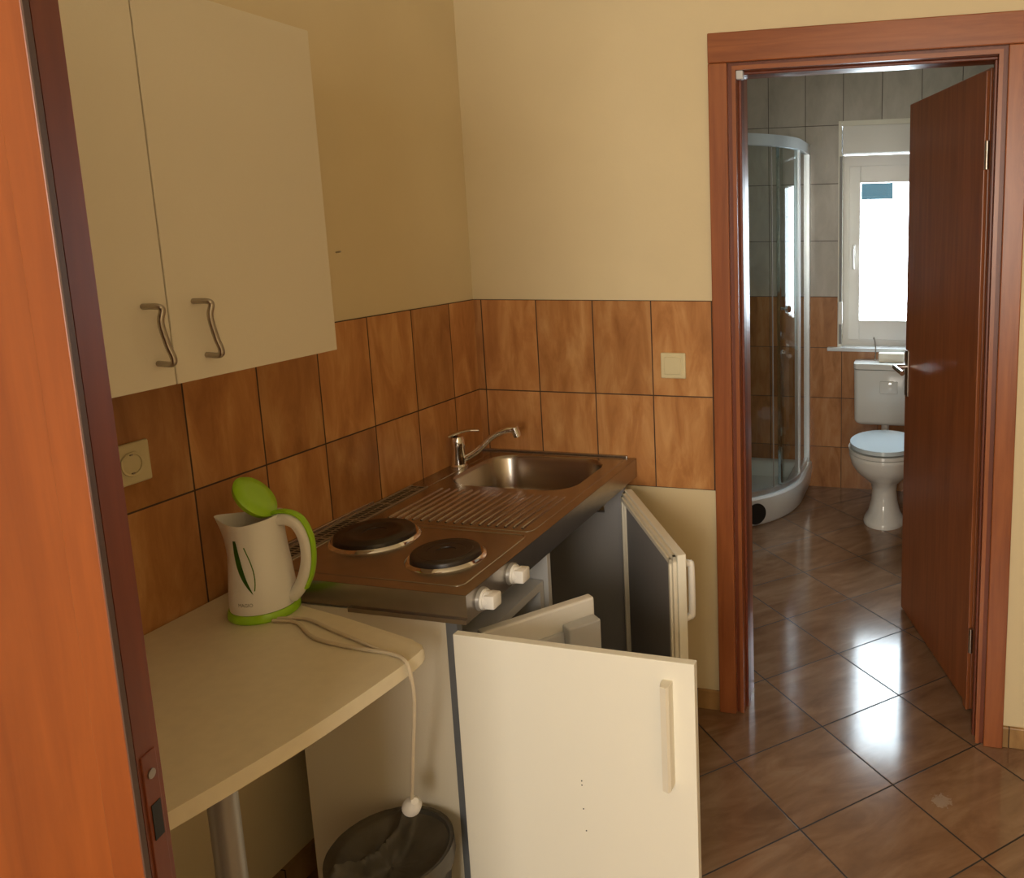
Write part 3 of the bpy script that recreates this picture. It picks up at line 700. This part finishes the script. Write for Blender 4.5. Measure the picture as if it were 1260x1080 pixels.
# siphon hole in the skirt
aa = math.radians(49); hc = Vector((Q[0]+A_+R_s*math.cos(aa), Q[1]-A_-R_s*math.sin(aa), .075)); hn = Vector((math.cos(aa), -math.sin(aa), 0))
hole = cyl(hc-hn*.02, hc+hn*.004, .056, n=40)
obj('siphon_opening', hole, 'black', ty_, label='round black opening in the tray skirt')
def curved(off0, off1, z0, z1, i0=0, i1=None):
    po, pi_ = quad(off0), quad(off1); i1 = len(po) if i1 is None else i1
    po, pi_ = po[i0:i1], pi_[i0:i1]
    return prism(po+pi_[::-1], z0, z1)
obj('top_rail', curved(.012, .052, 1.945, 2.0), 'alu', sh, label='curved pale aluminium top rail')
obj('bottom_rail', curved(.022, .045, .158, .185), 'alu', sh)
obj('wall_profile', box(Q[0]+A_+R_s-.045, Q[0]+A_+R_s-.012, BY1-.035, BY1, .158, 1.95), 'alu', sh)
obj('wall_profile', box(Q[0], Q[0]+.035, Q[1]-A_-R_s+.012, Q[1]-A_-R_s+.045, .158, 1.95), 'alu', sh)
obj('fixed_pane', curved(.028, .034, .185, 1.945, 0, 10), 'shower_glass', sh, label='fixed glass beside the back wall')
obj('sliding_pane', curved(.040, .046, .185, 1.945, 7, 18), 'shower_glass', sh, label='curved sliding glass door')
obj('sliding_pane', curved(.040, .046, .185, 1.945, 19, 27), 'shower_glass', sh, label='curved sliding glass door')
def post(i, off0, off1, w, m, nm, lab=None):
    p0 = Vector(quad(off0)[i]+(0,)); p1 = Vector(quad(off1)[i]+(0,)); d = (p1-p0).normalized(); t = Vector((-d.y, d.x, 0))*w/2
    return obj(nm, prism([tuple((p0+t)[:2]), tuple((p0-t)[:2]), tuple((p1-t)[:2]), tuple((p1+t)[:2])], .185, 1.945), m, sh, label=lab)
post(1, .02, .05, .02, 'alu', 'upright')
post(8, .034, .052, .012, 'chrome', 'door_edge_profile', 'bright metal door edge')
post(10, .030, .036, .003, 'strap', 'door_seal', 'grey door seal')
post(26, .02, .05, .02, 'alu', 'upright')
pk = Vector(quad(.03)[8]+(1.13,)); pn = Vector((pk.x-(Q[0]+A_), pk.y-(Q[1]-A_), 0)).normalized()
kb2 = cyl(pk, pk+pn*.035, .007, n=16); cyl(pk+pn*.035, pk+pn*.05, .017, n=24, bm=kb2)
obj('door_knob', kb2, 'chrome', sh, smooth=True)

# ------------------------------------------------------------------ toilet
TX, TY = 1.262, 1.80
wc = thing('toilet', (TX, TY, 0), 'white ceramic pedestal toilet with a closed lid by the bathroom wall', 'toilet')
def pedestal():
    bm = bmesh.new(); n = 48
    # z, half width x, half length y, centre offset y
    secs = [(0, .105, .135, .04), (.012, .107, .137, .04), (.03, .10, .13, .04), (.06, .082, .115, .05), (.12, .068, .10, .055), (.18, .064, .098, .055), (.22, .073, .11, .045), (.26, .108, .15, .02), (.30, .145, .19, .0), (.34, .168, .215, -.01), (.38, .178, .226, -.012), (.395, .180, .228, -.012), (.402, .176, .224, -.012)]
    rings = []
    for z, a, b, oy in secs:
        rings.append([bm.verts.new((TX+a*math.cos(2*PI*i/n), TY+oy+b*math.sin(2*PI*i/n)*(1.0 if math.sin(2*PI*i/n) < 0 else 1.12), z)) for i in range(n)])
    for A, B in zip(rings, rings[1:]):
        for i in range(n): bm.faces.new((A[i], A[(i+1) % n], B[(i+1) % n], B[i]))
    bm.faces.new(rings[0][::-1]); bm.faces.new(rings[-1]); return bm
obj('bowl', pedestal(), 'ceramic', wc, smooth=True, auto=60)
def oval(z0, z1, a, b, oy, bev):
    p = [(TX+a*math.cos(2*PI*i/56), TY+oy+b*math.sin(2*PI*i/56)*(1.0 if math.sin(2*PI*i/56) < 0 else 1.05)) for i in range(56)]
    return prism(p, z0, z1, bev)
obj('seat', oval(.406, .424, .182, .228, -.012, .006), 'ceramic', wc, smooth=True)
obj('lid', oval(.431, .452, .174, .220, -.012, .008), 'seat', wc, smooth=True, label='pale blue white closed lid')
obj('hinge', cyl((TX-.09, TY+.215, .43), (TX+.09, TY+.215, .43), .012), 'ceramic', wc, smooth=True)
obj('outlet', cyl((TX, TY+.12, .16), (TX, 2.36, .18), .05, n=28), 'ceramic', wc, smooth=True)
# cistern on the wall with its flush pipe
ci = thing('cistern', (TX, 2.27, .43), 'white plastic wall hung cistern above the toilet', 'cistern')
CX0, CX1 = 1.072, 1.44
def cistern():
    bm = bmesh.new(); rings = []
    for z, ins in ((.435, .02), (.445, .008), (.46, .0), (.745, -.004), (.75, -.004)):
        rings.append([bm.verts.new((x, y, z)) for x, y in rrect(CX0+ins, CX1-ins, 2.175+ins, 2.355, .03, 6)])
    n = len(rings[0])
    for A, B in zip(rings, rings[1:]):
        for i in range(n): bm.faces.new((A[i], A[(i+1) % n], B[(i+1) % n], B[i]))
    bm.faces.new(rings[0][::-1]); bm.faces.new(rings[-1]); return bm
obj('tank', cistern(), 'ceramic', ci, smooth=True, auto=50)
obj('tank_lid', prism(rrect(CX0-.006, CX1+.006, 2.168, 2.356, .03, 6), .754, .785, bev=.006), 'ceramic', ci, smooth=True)
obj('flush_pipe', tube([(TX-.02, 2.26, .44), (TX-.02, 2.26, .36), (TX-.02, 2.22, .33), (TX-.01, 2.05, .32)], .022, n=18), 'plastic', ci, smooth=True)
obj('flush_button', box(TX-.05, TX+.05, 2.166, 2.172, .62, .69, bev=.006), 'ceramic', ci, smooth=True)
tag(obj('paper_box', box(1.20, 1.34, 2.24, 2.30, .786, .836, bev=.004), 'soap'), 'cream rectangular box lying on top of the cistern', 'box')
tag(obj('wire_hook', tube([(1.165, 2.33, .905), (1.170, 2.315, .915), (1.178, 2.31, .87), (1.180, 2.295, .83), (1.178, 2.28, .787)], .003, n=8), 'pewter', smooth=True), 'thin bent wire standing on the cistern below the window', 'wire')

# small grey cap at the top left corner of the doorway
tag(obj('door_bumper', box(OX0+.0112, OX0+.032, -.004, .016, 1.975, 1.9998, bev=.003), 'enamel'), 'small grey plastic bumper in the top left corner of the doorway', 'bumper')

# ------------------------------------------------------------------ light
wd = bpy.data.worlds.new('World'); S.world = wd; wd.use_nodes = True
bg = wd.node_tree.nodes['Background']; bg.inputs['Color'].default_value = (.80, .92, 1, 1); bg.inputs['Strength'].default_value = 17.0
def area(name, loc, rot, sx, sy, power, col, portal=False):
    l = bpy.data.lights.new(name, 'AREA'); l.shape = 'RECTANGLE'; l.size = sx; l.size_y = sy; l.energy = power; l.color = col
    o = bpy.data.objects.new(name, l); COL.objects.link(o); o.location = loc; o.rotation_euler = rot
    if portal: l.cycles.is_portal = True
    return o
area('bathroom_window_portal', ((WX0+WX1)/2, BY1+.14, 1.4), (-PI/2, 0, 0), .56, .80, 1, (1, 1, 1), True)
area('rear_window_daylight', ((RX0+RX1)/2, YR+.0, (RZ0+RZ1)/2), (PI/2, 0, 0), RX1-RX0-.1, RZ1-RZ0-.1, 76, (1, .92, .80))

# ------------------------------------------------------------------ camera
fw = Vector((-0.23918495, 0.95771387, -0.15992092)); r3 = Vector((0.97070714, 0.23971503, -0.01625887)); u3 = Vector((-0.0227641, 0.15912526, 0.98699592))
cam = bpy.data.cameras.new('camera'); co = bpy.data.objects.new('camera', cam); COL.objects.link(co)
mw = Matrix((r3, u3, -fw)).transposed().to_4x4(); mw.translation = Vector((1.46744212, -2.39241495, 1.56601089))
co.matrix_world = mw
cam.sensor_width = 36; cam.sensor_fit = 'HORIZONTAL'; cam.lens = 1011.128/1260*36
cam.shift_x = -.262; cam.shift_y = -.100
PPX, PPY = .2621, -.1003
cam.shift_x = -PPX*1000/1260; cam.shift_y = PPY*1000/1260
cam.clip_start = .05
S.camera = co
S.cycles.transparent_max_bounces = 32
S.view_settings.view_transform = 'Standard'; S.view_settings.look = 'None'; S.view_settings.exposure = 0; S.view_settings.gamma = 1
S.view_settings.use_curve_mapping = False
